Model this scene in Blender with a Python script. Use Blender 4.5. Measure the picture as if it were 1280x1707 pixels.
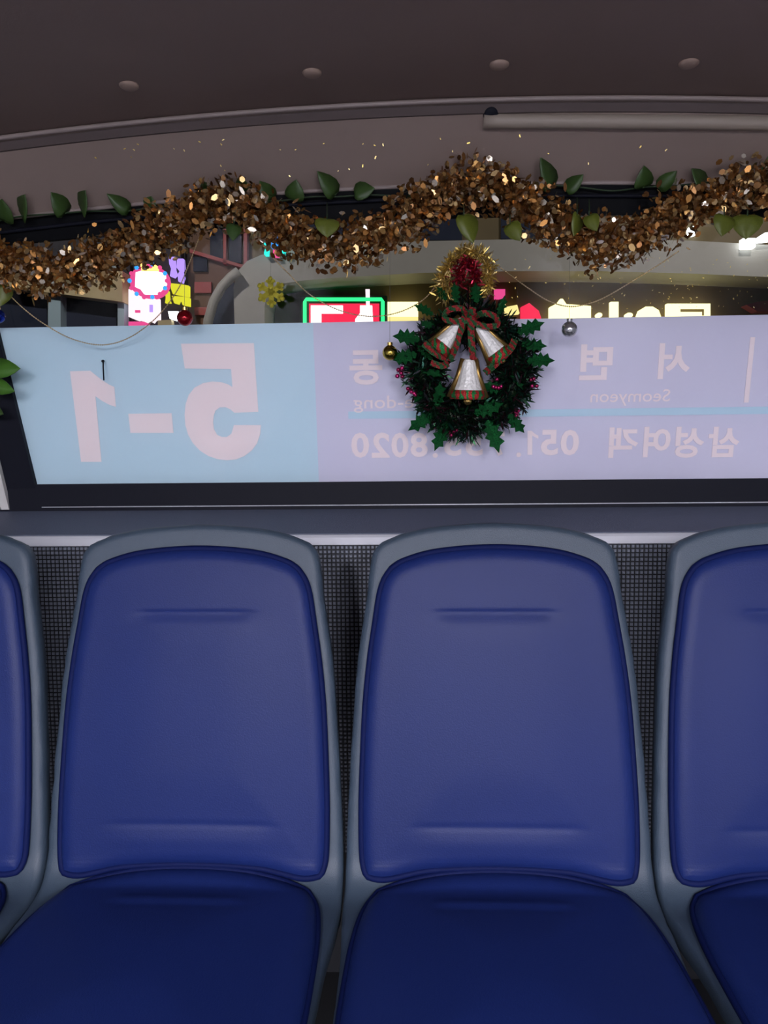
import bpy, bmesh, math, random
import numpy as np
from mathutils import Vector, Matrix

random.seed(7)
RNG = np.random.default_rng(11)
for o in list(bpy.data.objects):
    bpy.data.objects.remove(o)
SC = bpy.context.scene
COL = SC.collection
PI = math.pi

# ------------------------------------------------------------------ camera
F = 1280.0                                  # focal length in pixels of the 1280 x 1707 frame
YAW, PITCH, ROLL = .043, .0909, -.0105
CAM = Vector((-.1162, 0, 1.10))
_w = Vector((-math.sin(YAW)*math.cos(PITCH), math.cos(YAW)*math.cos(PITCH), -math.sin(PITCH)))
_r0 = Vector((math.cos(YAW), math.sin(YAW), 0)); _u0 = _r0.cross(_w)
_r = _r0*math.cos(ROLL) + _u0*math.sin(ROLL); _u = _u0*math.cos(ROLL) - _r0*math.sin(ROLL)
cd = bpy.data.cameras.new('camera'); co = bpy.data.objects.new('camera', cd); COL.objects.link(co)
cd.sensor_fit = 'HORIZONTAL'; cd.sensor_width = 24; cd.lens = 24*F/1280; cd.clip_start = .02; cd.clip_end = 200
M3 = Matrix((_r, _u, -_w)).transposed()
co.matrix_world = Matrix.Translation(CAM) @ M3.to_4x4()
SC.camera = co

# ------------------------------------------------------------------ world, exposure
wd = bpy.data.worlds.new('night'); SC.world = wd; wd.use_nodes = True
wd.node_tree.nodes['Background'].inputs[0].default_value = (.010, .011, .018, 1)
wd.node_tree.nodes['Background'].inputs[1].default_value = 1.0
vs = SC.view_settings
vs.view_transform = 'Standard'; vs.look = 'None'; vs.gamma = 1; vs.use_curve_mapping = False; vs.exposure = 0.0
LAMP = 113.0            # emission of the bus ceiling lamps
STREET = 170.0         # watts of each unseen street lamp added to light the facades

# ------------------------------------------------------------------ measuring helpers
def ray(x, y): return _w + _r*((x-640)/F) + _u*((853.5-y)/F)
def at(x, y, Y):
    d = ray(x, y); return CAM + d*((Y-CAM.y)/d.y)
GA, GB = 1.639-.1505*(.0826-1.1), -.1505     # rear glass: Y = GA + GB*z
def gl(x, y, off=0.0):
    """point on the raked rear glass, off metres inside it"""
    d = ray(x, y); a = GA-off
    return CAM + d*((a+GB*CAM.z-CAM.y)/(d.y-GB*d.z))
GN = Vector((0, -1, GB)).normalized()        # glass normal into the bus
def zt(X): return 1.7115-.0547*X*X           # ceiling edge
def zb(X): return 1.594-.05*X*X              # upper window edge
HS = (1.4393-1.552)/(1.7115-1.594)
def hd(x, y, off=0.0):
    """point on the slanting header panel"""
    lo, hi = 1.2, 1.75
    for _ in range(40):
        m = (lo+hi)/2; p = at(x, y, m); q = 1.552+HS*(p.z-zb(p.x))-off
        if m > q: hi = m
        else: lo = m
    return at(x, y, m)
def surf(x, y, off=0.0):
    p = gl(x, y, off)
    return p if p.z < zb(p.x) else hd(x, y, off)

# ------------------------------------------------------------------ materials
MATS = {}
def srgb(*c):
    return tuple(((v/255)/12.92 if v/255 <= .04045 else ((v/255+.055)/1.055)**2.4) for v in c)
def mat(name, col, rough=.5, metal=0., bump=0., bscale=200., var=0., vscale=8., emit=None, estr=0., coat=0., spec=.5, trans=0., sheen=0.):
    m = bpy.data.materials.new(name); m.use_nodes = True; nt = m.node_tree; b = nt.nodes['Principled BSDF']
    b.inputs['Base Color'].default_value = (*col, 1); b.inputs['Roughness'].default_value = rough
    b.inputs['Metallic'].default_value = metal; b.inputs['Specular IOR Level'].default_value = spec
    b.inputs['Coat Weight'].default_value = coat
    if sheen: b.inputs['Sheen Weight'].default_value = sheen
    tc = nt.nodes.new('ShaderNodeTexCoord')
    if var:
        n = nt.nodes.new('ShaderNodeTexNoise'); n.inputs['Scale'].default_value = vscale; n.inputs['Detail'].default_value = 6
        nt.links.new(tc.outputs['Object'], n.inputs['Vector'])
        r = nt.nodes.new('ShaderNodeValToRGB')
        r.color_ramp.elements[0].position = .3; r.color_ramp.elements[1].position = .7
        r.color_ramp.elements[0].color = (*[c*(1-var) for c in col], 1); r.color_ramp.elements[1].color = (*[min(1, c*(1+var)) for c in col], 1)
        nt.links.new(n.outputs['Fac'], r.inputs['Fac']); nt.links.new(r.outputs['Color'], b.inputs['Base Color'])
    if bump:
        n = nt.nodes.new('ShaderNodeTexNoise'); n.inputs['Scale'].default_value = bscale; n.inputs['Detail'].default_value = 3
        nt.links.new(tc.outputs['Object'], n.inputs['Vector'])
        bp = nt.nodes.new('ShaderNodeBump'); bp.inputs['Strength'].default_value = bump; bp.inputs['Distance'].default_value = .002
        nt.links.new(n.outputs['Fac'], bp.inputs['Height']); nt.links.new(bp.outputs['Normal'], b.inputs['Normal'])
    if emit:
        b.inputs['Emission Color'].default_value = (*emit, 1); b.inputs['Emission Strength'].default_value = estr
    MATS[name] = m
    return m
def foil(name, cols, rough=.25, metal=1.):
    """foil whose colour varies from flake to flake (per mesh island)"""
    m = bpy.data.materials.new(name); m.use_nodes = True; nt = m.node_tree; b = nt.nodes['Principled BSDF']
    g = nt.nodes.new('ShaderNodeNewGeometry'); r = nt.nodes.new('ShaderNodeValToRGB'); r.color_ramp.interpolation = 'CONSTANT'
    while len(r.color_ramp.elements) < len(cols): r.color_ramp.elements.new(.5)
    for i, c in enumerate(cols):
        r.color_ramp.elements[i].position = i/len(cols); r.color_ramp.elements[i].color = (*c, 1)
    nt.links.new(g.outputs['Random Per Island'], r.inputs['Fac']); nt.links.new(r.outputs['Color'], b.inputs['Base Color'])
    b.inputs['Roughness'].default_value = rough; b.inputs['Metallic'].default_value = metal
    MATS[name] = m; return m
def stripes(name, c1, c2, scale, rough=.35, metal=.6, axis='X'):
    m = bpy.data.materials.new(name); m.use_nodes = True; nt = m.node_tree; b = nt.nodes['Principled BSDF']
    tc = nt.nodes.new('ShaderNodeTexCoord'); w = nt.nodes.new('ShaderNodeTexWave'); w.bands_direction = 'DIAGONAL' if axis == 'D' else axis
    w.inputs['Scale'].default_value = scale; w.inputs['Distortion'].default_value = 5; w.inputs['Detail'].default_value = 4; w.inputs['Detail Scale'].default_value = 3
    nt.links.new(tc.outputs['Object'], w.inputs['Vector'])
    r = nt.nodes.new('ShaderNodeValToRGB'); r.color_ramp.elements[0].position = .45; r.color_ramp.elements[1].position = .55
    r.color_ramp.elements[0].color = (*c1, 1); r.color_ramp.elements[1].color = (*c2, 1)
    nt.links.new(w.outputs['Fac'], r.inputs['Fac']); nt.links.new(r.outputs['Color'], b.inputs['Base Color'])
    n = nt.nodes.new('ShaderNodeTexNoise'); n.inputs['Scale'].default_value = 500; nt.links.new(tc.outputs['Object'], n.inputs['Vector'])
    bp = nt.nodes.new('ShaderNodeBump'); bp.inputs['Strength'].default_value = .7; bp.inputs['Distance'].default_value = .003
    nt.links.new(n.outputs['Fac'], bp.inputs['Height']); nt.links.new(bp.outputs['Normal'], b.inputs['Normal'])
    b.inputs['Roughness'].default_value = rough; b.inputs['Metallic'].default_value = metal
    MATS[name] = m; return m
def glow(name, col, s):
    m = bpy.data.materials.new(name); m.use_nodes = True; nt = m.node_tree
    for n in list(nt.nodes):
        if n.type == 'BSDF_PRINCIPLED': nt.nodes.remove(n)
    e = nt.nodes.new('ShaderNodeEmission'); e.inputs[0].default_value = (*col, 1); e.inputs[1].default_value = s
    nt.links.new(e.outputs[0], nt.nodes['Material Output'].inputs[0]); MATS[name] = m; return m

mat('shell', srgb(57, 71, 86), .48, bump=.25, bscale=900, var=.04, vscale=5)
mat('vinyl', (.0090, .0200, .110), .44, bump=.16, bscale=500, var=.06, vscale=4, spec=.20)
mat('vinyl_dark', (.004, .009, .060), .65, spec=.1)
mat('steel', (.16, .17, .19), .4, .8)
mat('ceiling', srgb(132, 112, 105), .7, var=.10, vscale=1.6, bump=.1, bscale=300)
mat('header', srgb(138, 121, 113), .6, var=.02, vscale=3, bump=.08, bscale=500)
mat('trim_light', srgb(152, 138, 134), .45)
mat('trim_dark', srgb(92, 80, 78), .6)
mat('conduit', srgb(158, 146, 134), .5)
mat('rubber', (.009, .010, .017), .55, bump=.1, bscale=300, spec=.12)
mat('frit', (.004, .0045, .006), .6, spec=.08)
mat('shelf', srgb(86, 93, 112), .6, bump=.5, bscale=700, var=.06, vscale=300)
mat('alu', srgb(225, 227, 235), .4, .2)
mat('rivet', srgb(156, 133, 120), .6)
mat('studs', srgb(134, 140, 154), .4, spec=.6)
mat('stud_base', srgb(24, 26, 32), .6)
mat('floor', srgb(34, 35, 38), .6, var=.1, vscale=40)
mat('wall', srgb(150, 152, 156), .6, var=.03)
mat('pillar', srgb(205, 203, 200), .6, bump=.15, bscale=200)
mat('film_cyan', srgb(202, 226, 239), .55, var=.02, vscale=2)
mat('film_lavender', srgb(218, 214, 234), .55, var=.02, vscale=2)
mat('film_letter', srgb(251, 234, 236), .55)
mat('film_line', srgb(194, 222, 238), .55)
mat('leaf', (.036, .080, .015), .45, var=.35, vscale=60)
mat('leaf_yellow', (.11, .135, .014), .45, var=.35, vscale=60)
mat('leaf_bright', (.06, .17, .02), .4, var=.3, vscale=60)
mat('vine', (.012, .035, .008), .5)
foil('gold_foil', [(.52, .25, .07), (.34, .16, .045), (.60, .34, .11), (.25, .115, .04), (.62, .42, .18), (.38, .19, .07), (.90, .80, .64), (.60, .40, .18), (.26, .13, .05)], .26, .80)
foil('green_foil', [(.010, .045, .020), (.016, .080, .030), (.006, .028, .016), (.03, .03, .035), (.012, .060, .040), (.05, .012, .02)], .30, .75)
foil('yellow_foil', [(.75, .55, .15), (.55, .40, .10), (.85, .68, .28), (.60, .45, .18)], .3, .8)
foil('red_foil', [(.35, .015, .03), (.22, .01, .03), (.45, .03, .05)], .3, .8)
foil('magenta_foil', [(.55, .03, .18), (.35, .02, .10)], .3, .8)
mat('holly', (.010, .15, .036), .26, .6, bump=1., bscale=90, var=.8, vscale=40)
mat('gold', (.72, .46, .14), .2, 1)
mat('gold_dark', (.30, .19, .06), .35, .9)
mat('glitter_gold', (.62, .55, .06), .45, .6, bump=1., bscale=900)
mat('chain', (.62, .46, .26), .35, .8)
mat('red_ball', (.30, .008, .015), .14, .7)
mat('gold_ball', (.48, .36, .07), .13, 1)
mat('silver_ball', (.62, .62, .64), .16, .85)
mat('blue_ball', (.01, .03, .30), .12, .8)
mat('silver_foil', (.95, .94, .90), .40, .15, bump=1., bscale=170)
mat('thread', (.10, .10, .10), .6)
stripes('ribbon', (.24, .010, .012), (.010, .075, .02), 40, axis='D')
stripes('band', (.50, .03, .03), (.02, .24, .06), 26, axis='X')
# clear pane: mostly straight-through with a weak fresnel reflection
m = bpy.data.materials.new('glass'); m.use_nodes = True; nt = m.node_tree; nt.nodes.remove(nt.nodes['Principled BSDF'])
tr = nt.nodes.new('ShaderNodeBsdfTransparent'); tr.inputs[0].default_value = (.93, .95, .95, 1)
gs = nt.nodes.new('ShaderNodeBsdfGlossy'); gs.inputs['Roughness'].default_value = .02
fr = nt.nodes.new('ShaderNodeFresnel'); fr.inputs[0].default_value = 1.35
mx = nt.nodes.new('ShaderNodeMixShader'); nt.links.new(fr.outputs[0], mx.inputs[0]); nt.links.new(tr.outputs[0], mx.inputs[1]); nt.links.new(gs.outputs[0], mx.inputs[2])
nt.links.new(mx.outputs[0], nt.nodes['Material Output'].inputs[0]); MATS['glass'] = m

# ------------------------------------------------------------------ mesh helpers
def link(name, me, parent=None, loc=None):
    o = bpy.data.objects.new(name, me); COL.objects.link(o)
    if parent is not None: o.parent = parent
    if loc is not None: o.location = loc
    return o
def mk(name, V, Fc, m, parent=None, smooth=False, loc=None):
    me = bpy.data.meshes.new(name); me.from_pydata([tuple(v) for v in V], [], [tuple(f) for f in Fc]); me.update()
    bm = bmesh.new(); bm.from_mesh(me); bmesh.ops.recalc_face_normals(bm, faces=bm.faces); bm.to_mesh(me); bm.free()
    me.materials.append(MATS[m])
    if smooth: me.polygons.foreach_set('use_smooth', [True]*len(me.polygons))
    return link(name, me, parent, loc)
def empty(name, loc, label=None, cat=None, group=None):
    o = bpy.data.objects.new(name, None); COL.objects.link(o); o.location = loc; o.empty_display_size = .05
    tag(o, label, cat, group); return o
def tag(o, label=None, cat=None, group=None, kind=None):
    if label: o['label'] = label
    if cat: o['category'] = cat
    if group: o['group'] = group
    if kind: o['kind'] = kind
    return o
class MB:
    def __init__(s): s.V = []; s.F = []
    def add(s, V, Fc):
        n = len(s.V); s.V += [tuple(v) for v in V]; s.F += [tuple(i+n for i in f) for f in Fc]
    def box(s, a, b):
        x0, y0, z0 = a; x1, y1, z1 = b
        s.add([(x0,y0,z0),(x1,y0,z0),(x1,y1,z0),(x0,y1,z0),(x0,y0,z1),(x1,y0,z1),(x1,y1,z1),(x0,y1,z1)],
              [(0,3,2,1),(4,5,6,7),(0,1,5,4),(1,2,6,5),(2,3,7,6),(3,0,4,7)])
    def prism(s, pts, vec):
        n = len(pts); vec = Vector(vec); a = [Vector(p) for p in pts]; b = [p+vec for p in a]
        s.add(a+b, [tuple(range(n)), tuple(range(2*n-1, n-1, -1))]+[(i, (i+1) % n, (i+1) % n+n, i+n) for i in range(n)])
    def tube(s, pts, r, n=8, closed=False, cap=True):
        P = [Vector(p) for p in pts]; k = len(P); rings = []
        up = Vector((0, 0, 1))
        for i, p in enumerate(P):
            t = (P[(i+1) % k]-P[i-1]) if closed else (P[min(i+1, k-1)]-P[max(i-1, 0)])
            t = t.normalized() if t.length > 1e-9 else Vector((1, 0, 0))
            if i == 0:
                u = up if abs(t.dot(up)) < .9 else Vector((0, 1, 0)); u = (u-t*u.dot(t)).normalized()
            else: u = (u-t*u.dot(t)).normalized()
            v = t.cross(u); rr = r[i] if isinstance(r, (list, tuple)) else r
            rings.append([p+u*(rr*math.cos(2*PI*j/n))+v*(rr*math.sin(2*PI*j/n)) for j in range(n)])
        V = [q for R_ in rings for q in R_]; Fc = []
        for i in range(k if closed else k-1):
            a = i*n; b = ((i+1) % k)*n
            for j in range(n): Fc.append((a+j, a+(j+1) % n, b+(j+1) % n, b+j))
        if not closed and cap: Fc += [tuple(range(n-1, -1, -1)), tuple((k-1)*n+j for j in range(n))]
        s.add(V, Fc)
    def lathe(s, prof, n=20, org=(0, 0, 0), ax=(0, 0, 1)):
        """prof: list of (radius, height along ax)"""
        ax = Vector(ax).normalized(); u = ax.orthogonal().normalized(); v = ax.cross(u); o = Vector(org); V = []; Fc = []
        for r, h in prof:
            for j in range(n):
                a = 2*PI*j/n; V.append(o+ax*h+u*(r*math.cos(a))+v*(r*math.sin(a)))
        for i in range(len(prof)-1):
            for j in range(n): Fc.append((i*n+j, i*n+(j+1) % n, (i+1)*n+(j+1) % n, (i+1)*n+j))
        Fc += [tuple(range(n-1, -1, -1)), tuple((len(prof)-1)*n+j for j in range(n))]
        s.add(V, Fc)
    def ball(s, c, r, n=20, m=12):
        s.lathe([(max(r*math.sin(PI*i/m), r*.02), -r*math.cos(PI*i/m)) for i in range(m+1)], n, c)
    def build(s, name, m, parent=None, smooth=False, loc=None): return mk(name, s.V, s.F, m, parent, smooth, loc)
def spline(pts, n=12):
    """Catmull-Rom through the points"""
    P = [Vector(p) for p in pts]; out = []
    for i in range(len(P)-1):
        a = P[max(i-1, 0)]; b = P[i]; c = P[i+1]; d = P[min(i+2, len(P)-1)]
        for k in range(n):
            t = k/n; out.append(.5*((2*b)+(c-a)*t+(2*a-5*b+4*c-d)*t*t+(3*b-a-3*c+d)*t**3))
    out.append(P[-1]); return out
def struct(o): o['kind'] = 'structure'; return o

# ================================================================== THE BUS SHELL
# floor and walls
b = MB(); b.box((-1.2, -7, -.06), (1.2, 1.75, 0)); struct(b.build('floor', 'floor'))
for sd, nm in ((-1, 'wall_left'), (1, 'wall_right')):
    b = MB(); x = 1.17*sd; b.box((min(x, x+.05*sd), -7, 0), (max(x, x+.05*sd), 1.70, 1.64)); struct(b.build(nm, 'wall'))
# ceiling: an arched sheet running the length of the bus
nx = 48; xs = [-1.2+2.4*i/nx for i in range(nx+1)]
V = []; Fc = []
for y in (1.4393, -7):
    V += [(x, y, zt(x)) for x in xs]
for y in (1.4393, -7):
    V += [(x, y, zt(x)+.04) for x in xs]
n = nx+1
for i in range(nx):
    Fc += [(i, i+1, n+i+1, n+i), (2*n+i, 3*n+i, 3*n+i+1, 2*n+i+1), (i, 2*n+i, 2*n+i+1, i+1), (n+i, n+i+1, 3*n+i+1, 3*n+i)]
Fc += [(0, n, 3*n, 2*n), (nx, 2*n+nx, 3*n+nx, n+nx)]
ceil = struct(mk('ceiling', V, Fc, 'ceiling', smooth=False))
def on_ceiling(px, py):
    d = ray(px, py); t = .3
    for _ in range(60):
        p = CAM+d*t; t += (zt(p.x)-p.z)/d.z*.8
    return CAM+d*t
for px, py in ((215, 142), (520, 121), (832, 107), (1148, 105)):
    p = on_ceiling(px, py); b = MB()
    b.lathe([(.016, .001), (.016, -.002), (.013, -.0045), (.007, -.006), (.001, -.0065)], 20, p)
    b.build('rivet', 'rivet', ceil, True)
# slanting header panel over the window
V = []; Fc = []
rows = 6
for j in range(rows+1):
    t = j/rows
    for x in xs:
        z0, z1 = zb(x), zt(x); V.append((x, 1.552+(1.4393-1.552)*t, z0+(z1-z0)*t))
for j in range(rows):
    for i in range(nx): Fc.append((j*n+i, j*n+i+1, (j+1)*n+i+1, (j+1)*n+i))
k0 = len(V)
V += [(v[0], v[1]+.05, v[2]+.05) for v in V]
Fc += [tuple(i+k0 for i in reversed(f)) for f in Fc]
for j in (0, rows):
    for i in range(nx): Fc.append((j*n+i, j*n+i+1, k0+j*n+i+1, k0+j*n+i))
struct(mk('wall_rear_header', V, Fc, 'header', smooth=False))
# moulding along the ceiling edge: bright bead and a dull strip under it
b = MB(); b.tube([(x, 1.436, zt(x)-.006) for x in xs], .0042, 8); struct(b.build('trim_1', 'trim_light', smooth=True))
b = MB()
for i in range(nx):
    q = []
    for x in (xs[i], xs[i+1]):
        q.append([(x, 1.4445, zt(x)-.010), (x, 1.4545, zt(x)-.0215), (x, 1.459, zt(x)-.0215), (x, 1.449, zt(x)-.008)])
    b.add(q[0]+q[1], [(0, 1, 5, 4), (1, 2, 6, 5), (2, 3, 7, 6), (3, 0, 4, 7)])
struct(b.build('trim_2', 'trim_dark'))
# lip along the lower header edge
b = MB(); b.tube([(x, 1.548, zb(x)+.002) for x in xs], .004, 8); struct(b.build('trim_3', 'trim_light', smooth=True))

# ------------------------------------------------------------------ rear window
win = struct(empty('window_1', (0, 1.60, 1.25)))
def keep(o, p):          # parent, keeping world coordinates
    o.parent = p; o.matrix_parent_inverse = Matrix.Translation(p.location).inverted(); return o
def g3(X, z, off=0.0): return Vector((X, GA+GB*z-off, z))
XL, XLb = -1.01, -.955   # left edge of the clear glass at top and bottom (it slants in)
ZB, ZT = .962, 1.60
def xl(z): return -.9845+(1.346-z)*.118
pane = MB()
pane.add([g3(-1.12, .93, .001), g3(1.12, .93, .001), g3(1.12, 1.62, .001), g3(-1.12, 1.62, .001)], [(0, 1, 2, 3)])
keep(pane.build('pane', 'glass'), win)
# black border printed/gasketed round the pane: bottom rubber, top band, slanting sides
b = MB(); Xs = [-1.08+2.16*i/24 for i in range(25)]
b.prism([g3(-1.1, 1.016, .004), g3(1.1, 1.016, .004), g3(1.1, .955, .018), g3(-1.1, .955, .018)], (0, .012, 0))
keep(b.build('bottom_gasket', 'rubber'), win)
b = MB(); b.tube([g3(-.93, .9665, .017), g3(1.0, .9665, .017)], .0013, 8); keep(b.build('chrome_bead', 'alu', smooth=True), win)
b = MB()
for i in range(24):
    x0, x1 = Xs[i], Xs[i+1]
    b.prism([g3(x0, zb(x0)+.02, .004), g3(x1, zb(x1)+.02, .004), g3(x1, 1.5375-.036*x1*x1, .004), g3(x0, 1.5375-.036*x0*x0, .004)], (0, .010, 0))
keep(b.build('top_band', 'frit'), win)
b = MB(); b.tube([g3(x, zb(x)-.022-.0*x, .008) for x in Xs], .004, 6); keep(b.build('top_gasket', 'rubber', smooth=True), win)
for sd, nm in ((-1, 'left'), (1, 'right')):
    b = MB(); q = [g3(sd*(-xl(1.62)), 1.62, .006), g3(sd*(-xl(1.016)), 1.016, .006), g3(sd*(-xl(.93)), .93, .006), g3(sd*1.14, .93, .006), g3(sd*1.14, 1.62, .006)]
    b.prism(q, (0, .012, 0)); keep(b.build('side_gasket', 'rubber'), win)
# ribbed pale pillar cover at the left corner (and its twin on the right)
for sd, nm in ((-1, 'wall_left_pillar'), (1, 'wall_right_pillar')):
    b = MB()
    def px_(z): return 1.003+(z-.966)*.105
    for k in range(7):
        a0 = k*.02; a1 = a0+.017
        b.prism([Vector((sd*(px_(.962)+a0), 1.628, .962)), Vector((sd*(px_(.962)+a1), 1.628, .962)), Vector((sd*(px_(1.10)+a1), 1.607, 1.10)), Vector((sd*(px_(1.10)+a0), 1.607, 1.10))], (0, .012, 0))
    b.prism([Vector((sd*(px_(.962)+.002), 1.632, .962)), Vector((sd*1.17, 1.632, .962)), Vector((sd*1.17, 1.611, 1.10)), Vector((sd*(px_(1.10)+.002), 1.611, 1.10))], (0, .010, 0))
    struct(b.build(nm, 'pillar'))

# ------------------------------------------------------------------ parcel shelf and the studded panel behind the seats
b = MB(); b.prism([(-1.17, 1.497, .922), (-1.17, 1.632, .9585), (-1.17, 1.66, .9585), (-1.17, 1.66, .90), (-1.17, 1.497, .905)], (2.34, 0, 0)); struct(b.build('wall_rear_shelf', 'shelf'))
b = MB(); b.prism([(-1.17, 1.492, .919), (-1.17, 1.503, .921), (-1.17, 1.503, .897), (-1.17, 1.489, .900), (-1.17, 1.4885, .9145)], (2.34, 0, 0)); struct(b.build('trim_4', 'alu'))
b = MB(); b.box((-1.17, 1.502, 0), (1.17, 1.66, .905)); pan = struct(b.build('wall_rear', 'stud_base'))
# low square studs pressed into it
pit = .0086; V = []; Fc = []
for i in range(int(2.30/pit)):
    for j in range(74):
        cx = -1.15+i*pit; cz = .893-j*pit; a = .0031; c = .0021; k = len(V)
        V += [(cx-a, 1.502, cz-a), (cx+a, 1.502, cz-a), (cx+a, 1.502, cz+a), (cx-a, 1.502, cz+a),
              (cx-c, 1.4992, cz-c), (cx+c, 1.4992, cz-c), (cx+c, 1.4992, cz+c), (cx-c, 1.4992, cz+c)]
        Fc += [(k+4, k+5, k+6, k+7), (k, k+1, k+5, k+4), (k+1, k+2, k+6, k+5), (k+2, k+3, k+7, k+6), (k+3, k, k+4, k+7)]
me = bpy.data.meshes.new('stud_relief'); me.from_pydata(V, [], Fc); me.materials.append(MATS['studs'])
st = link('stud_relief', me, pan); st['kind'] = 'stuff'

# ================================================================== SEATS
# side profile of the one-piece shell: down the back, round the corner, forward, over the front lip
def fillet(P, rs, n=10):
    out = [P[0]]
    for i in range(1, len(P)-1):
        a = (P[i-1]-P[i]).normalized(); c = (P[i+1]-P[i]).normalized(); th = a.angle(c); r = rs[i-1]
        L = r/math.tan(th/2); p = P[i]+a*L; q = P[i]+c*L; cen = P[i]+(a+c).normalized()*(r/math.sin(th/2))
        a0 = p-cen; ang = PI-th; sg = 1 if a0.x*(q-cen).y-a0.y*(q-cen).x > 0 else -1
        for k in range(n+1):
            t = sg*ang*k/n; out.append(cen+Vector((a0.x*math.cos(t)-a0.y*math.sin(t), a0.x*math.sin(t)+a0.y*math.cos(t))))
    out.append(P[-1]); return out
prof = fillet([Vector((1.179, .998)), Vector((1.0786, .44)), Vector((.655, .452)), Vector((.63, .385))], [.055, .04])
PX = np.array([p.x for p in prof]); PZ = np.array([p.y for p in prof]); PS = np.concatenate([[0], np.cumsum(np.hypot(np.diff(PX), np.diff(PZ)))])
ss = np.linspace(0, PS[-1], 1200); YY = np.interp(ss, PS, PX); ZZ = np.interp(ss, PS, PZ)
ker = np.ones(25)/25
def smooth(a): return np.convolve(np.pad(a, 12, mode='edge'), ker, 'valid')
TY = smooth(np.gradient(YY, ss)); TZ = smooth(np.gradient(ZZ, ss)); L_ = np.hypot(TY, TZ); TY /= L_; TZ /= L_
def bend(x, s, h):
    y = np.interp(s, ss, YY); z = np.interp(s, ss, ZZ); ty = np.interp(s, ss, TY); tz = np.interp(s, ss, TZ)
    # normal towards the sitter: back faces -Y, seat faces +Z
    return np.stack([x, y+tz*h, z-ty*h], -1)
def s_of_z(z): return np.interp(.998-np.asarray(z, float), .998-ZZ[:700], ss[:700])
def s_of_y(y): return np.interp(-np.asarray(y, float), -YY[500:], ss[500:])
def dens(pts, n):
    P = spline([(p[0], p[1], 0) for p in pts], 10); P = np.array([(q.x, q.y) for q in P])
    d = np.concatenate([[0], np.cumsum(np.hypot(*np.diff(P, axis=0).T))]); t = np.linspace(0, d[-1], n)
    return lambda u: np.stack([np.interp(u*d[-1], d, P[:, 0]), np.interp(u*d[-1], d, P[:, 1])], -1)
def clus(n):
    t = np.linspace(-1, 1, n); return (t*(1.5-.5*t*t)+.35*t)/1.35
def coons(top, side, bot, na, nb):
    """top/bot: (x,s) points from centre to corner; side: corner to corner. Returns grid X,S,dist"""
    full = lambda q: [(-p[0], p[1]) for p in reversed(q[1:])]+q
    T = dens(full(top), 200); B = dens(full(bot), 200); Sd = dens(side, 200)
    a = .5+.5*clus(na); bb = .5+.5*clus(nb)
    t = T(a); bo = B(a); sR = Sd(bb); sL = sR*np.array([-1, 1])
    A = a[None, :, None]; Bv = bb[:, None, None]
    P = (1-A)*sL[:, None]+A*sR[:, None]+(1-Bv)*t[None]+Bv*bo[None]
    P -= (1-A)*(1-Bv)*t[0]+A*(1-Bv)*t[-1]+(1-A)*Bv*bo[0]+A*Bv*bo[-1]
    u = np.linspace(0, 1, 260)
    loop = np.concatenate([T(u), Sd(u), B(u)[::-1], (Sd(u)*np.array([-1, 1]))[::-1]])
    Q = P.reshape(-1, 2); D = np.full(len(Q), 9.)
    for i in range(0, len(loop), 80): D = np.minimum(D, np.hypot(Q[:, None, 0]-loop[None, i:i+80, 0], Q[:, None, 1]-loop[None, i:i+80, 1]).min(1))
    return P[..., 0], P[..., 1], D.reshape(nb, na), loop
def closed_grid(front, back):
    nb, na = front.shape[:2]; V = np.concatenate([front.reshape(-1, 3), back.reshape(-1, 3)]); k = nb*na; Fc = []
    for j in range(nb-1):
        for i in range(na-1):
            q = (j*na+i, j*na+i+1, (j+1)*na+i+1, (j+1)*na+i); Fc.append(q); Fc.append(tuple(k+v for v in reversed(q)))
    ring = [i for i in range(na)]+[j*na+na-1 for j in range(1, nb)]+[(nb-1)*na+i for i in range(na-2, -1, -1)]+[j*na for j in range(nb-2, 0, -1)]
    for i in range(len(ring)):
        a, c = ring[i], ring[(i+1) % len(ring)]; Fc.append((a, k+a, k+c, c))
    return V, Fc
def rnd(d, r): return -r+np.sqrt(np.maximum(r*r-np.maximum(r-d, 0)**2, 0))
def sst(x, a, c):
    t = np.clip((x-a)/(c-a), 0, 1); return t*t*(3-2*t)

Z = s_of_z; Yf = s_of_y
top = [(0, Z(.976)), (.085, Z(.9705)), (.135, Z(.961)), (.170, Z(.9475))]
side = [(.170, Z(.9475)), (.1835, Z(.932)), (.1895, Z(.903)), (.1955, Z(.852)), (.2075, Z(.773)), (.215, Z(.68)), (.2205, Z(.59)), (.2245, Z(.50)), (.2255, Yf(1.03)), (.2205, Yf(.96)), (.2165, Yf(.88)), (.2155, Yf(.78)), (.213, Yf(.70)), (.198, Yf(.652))]
bot = [(0, ss[-1]-.02), (.12, ss[-1]-.022), (.198, Yf(.652))]
X, S, D, loopS = coons(top, side, bot, 44, 110)
hf = rnd(D, .011); hb = -.034-rnd(D, .014)
Vs, Fs = closed_grid(bend(X, S, hf), bend(X, S, hb))
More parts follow.
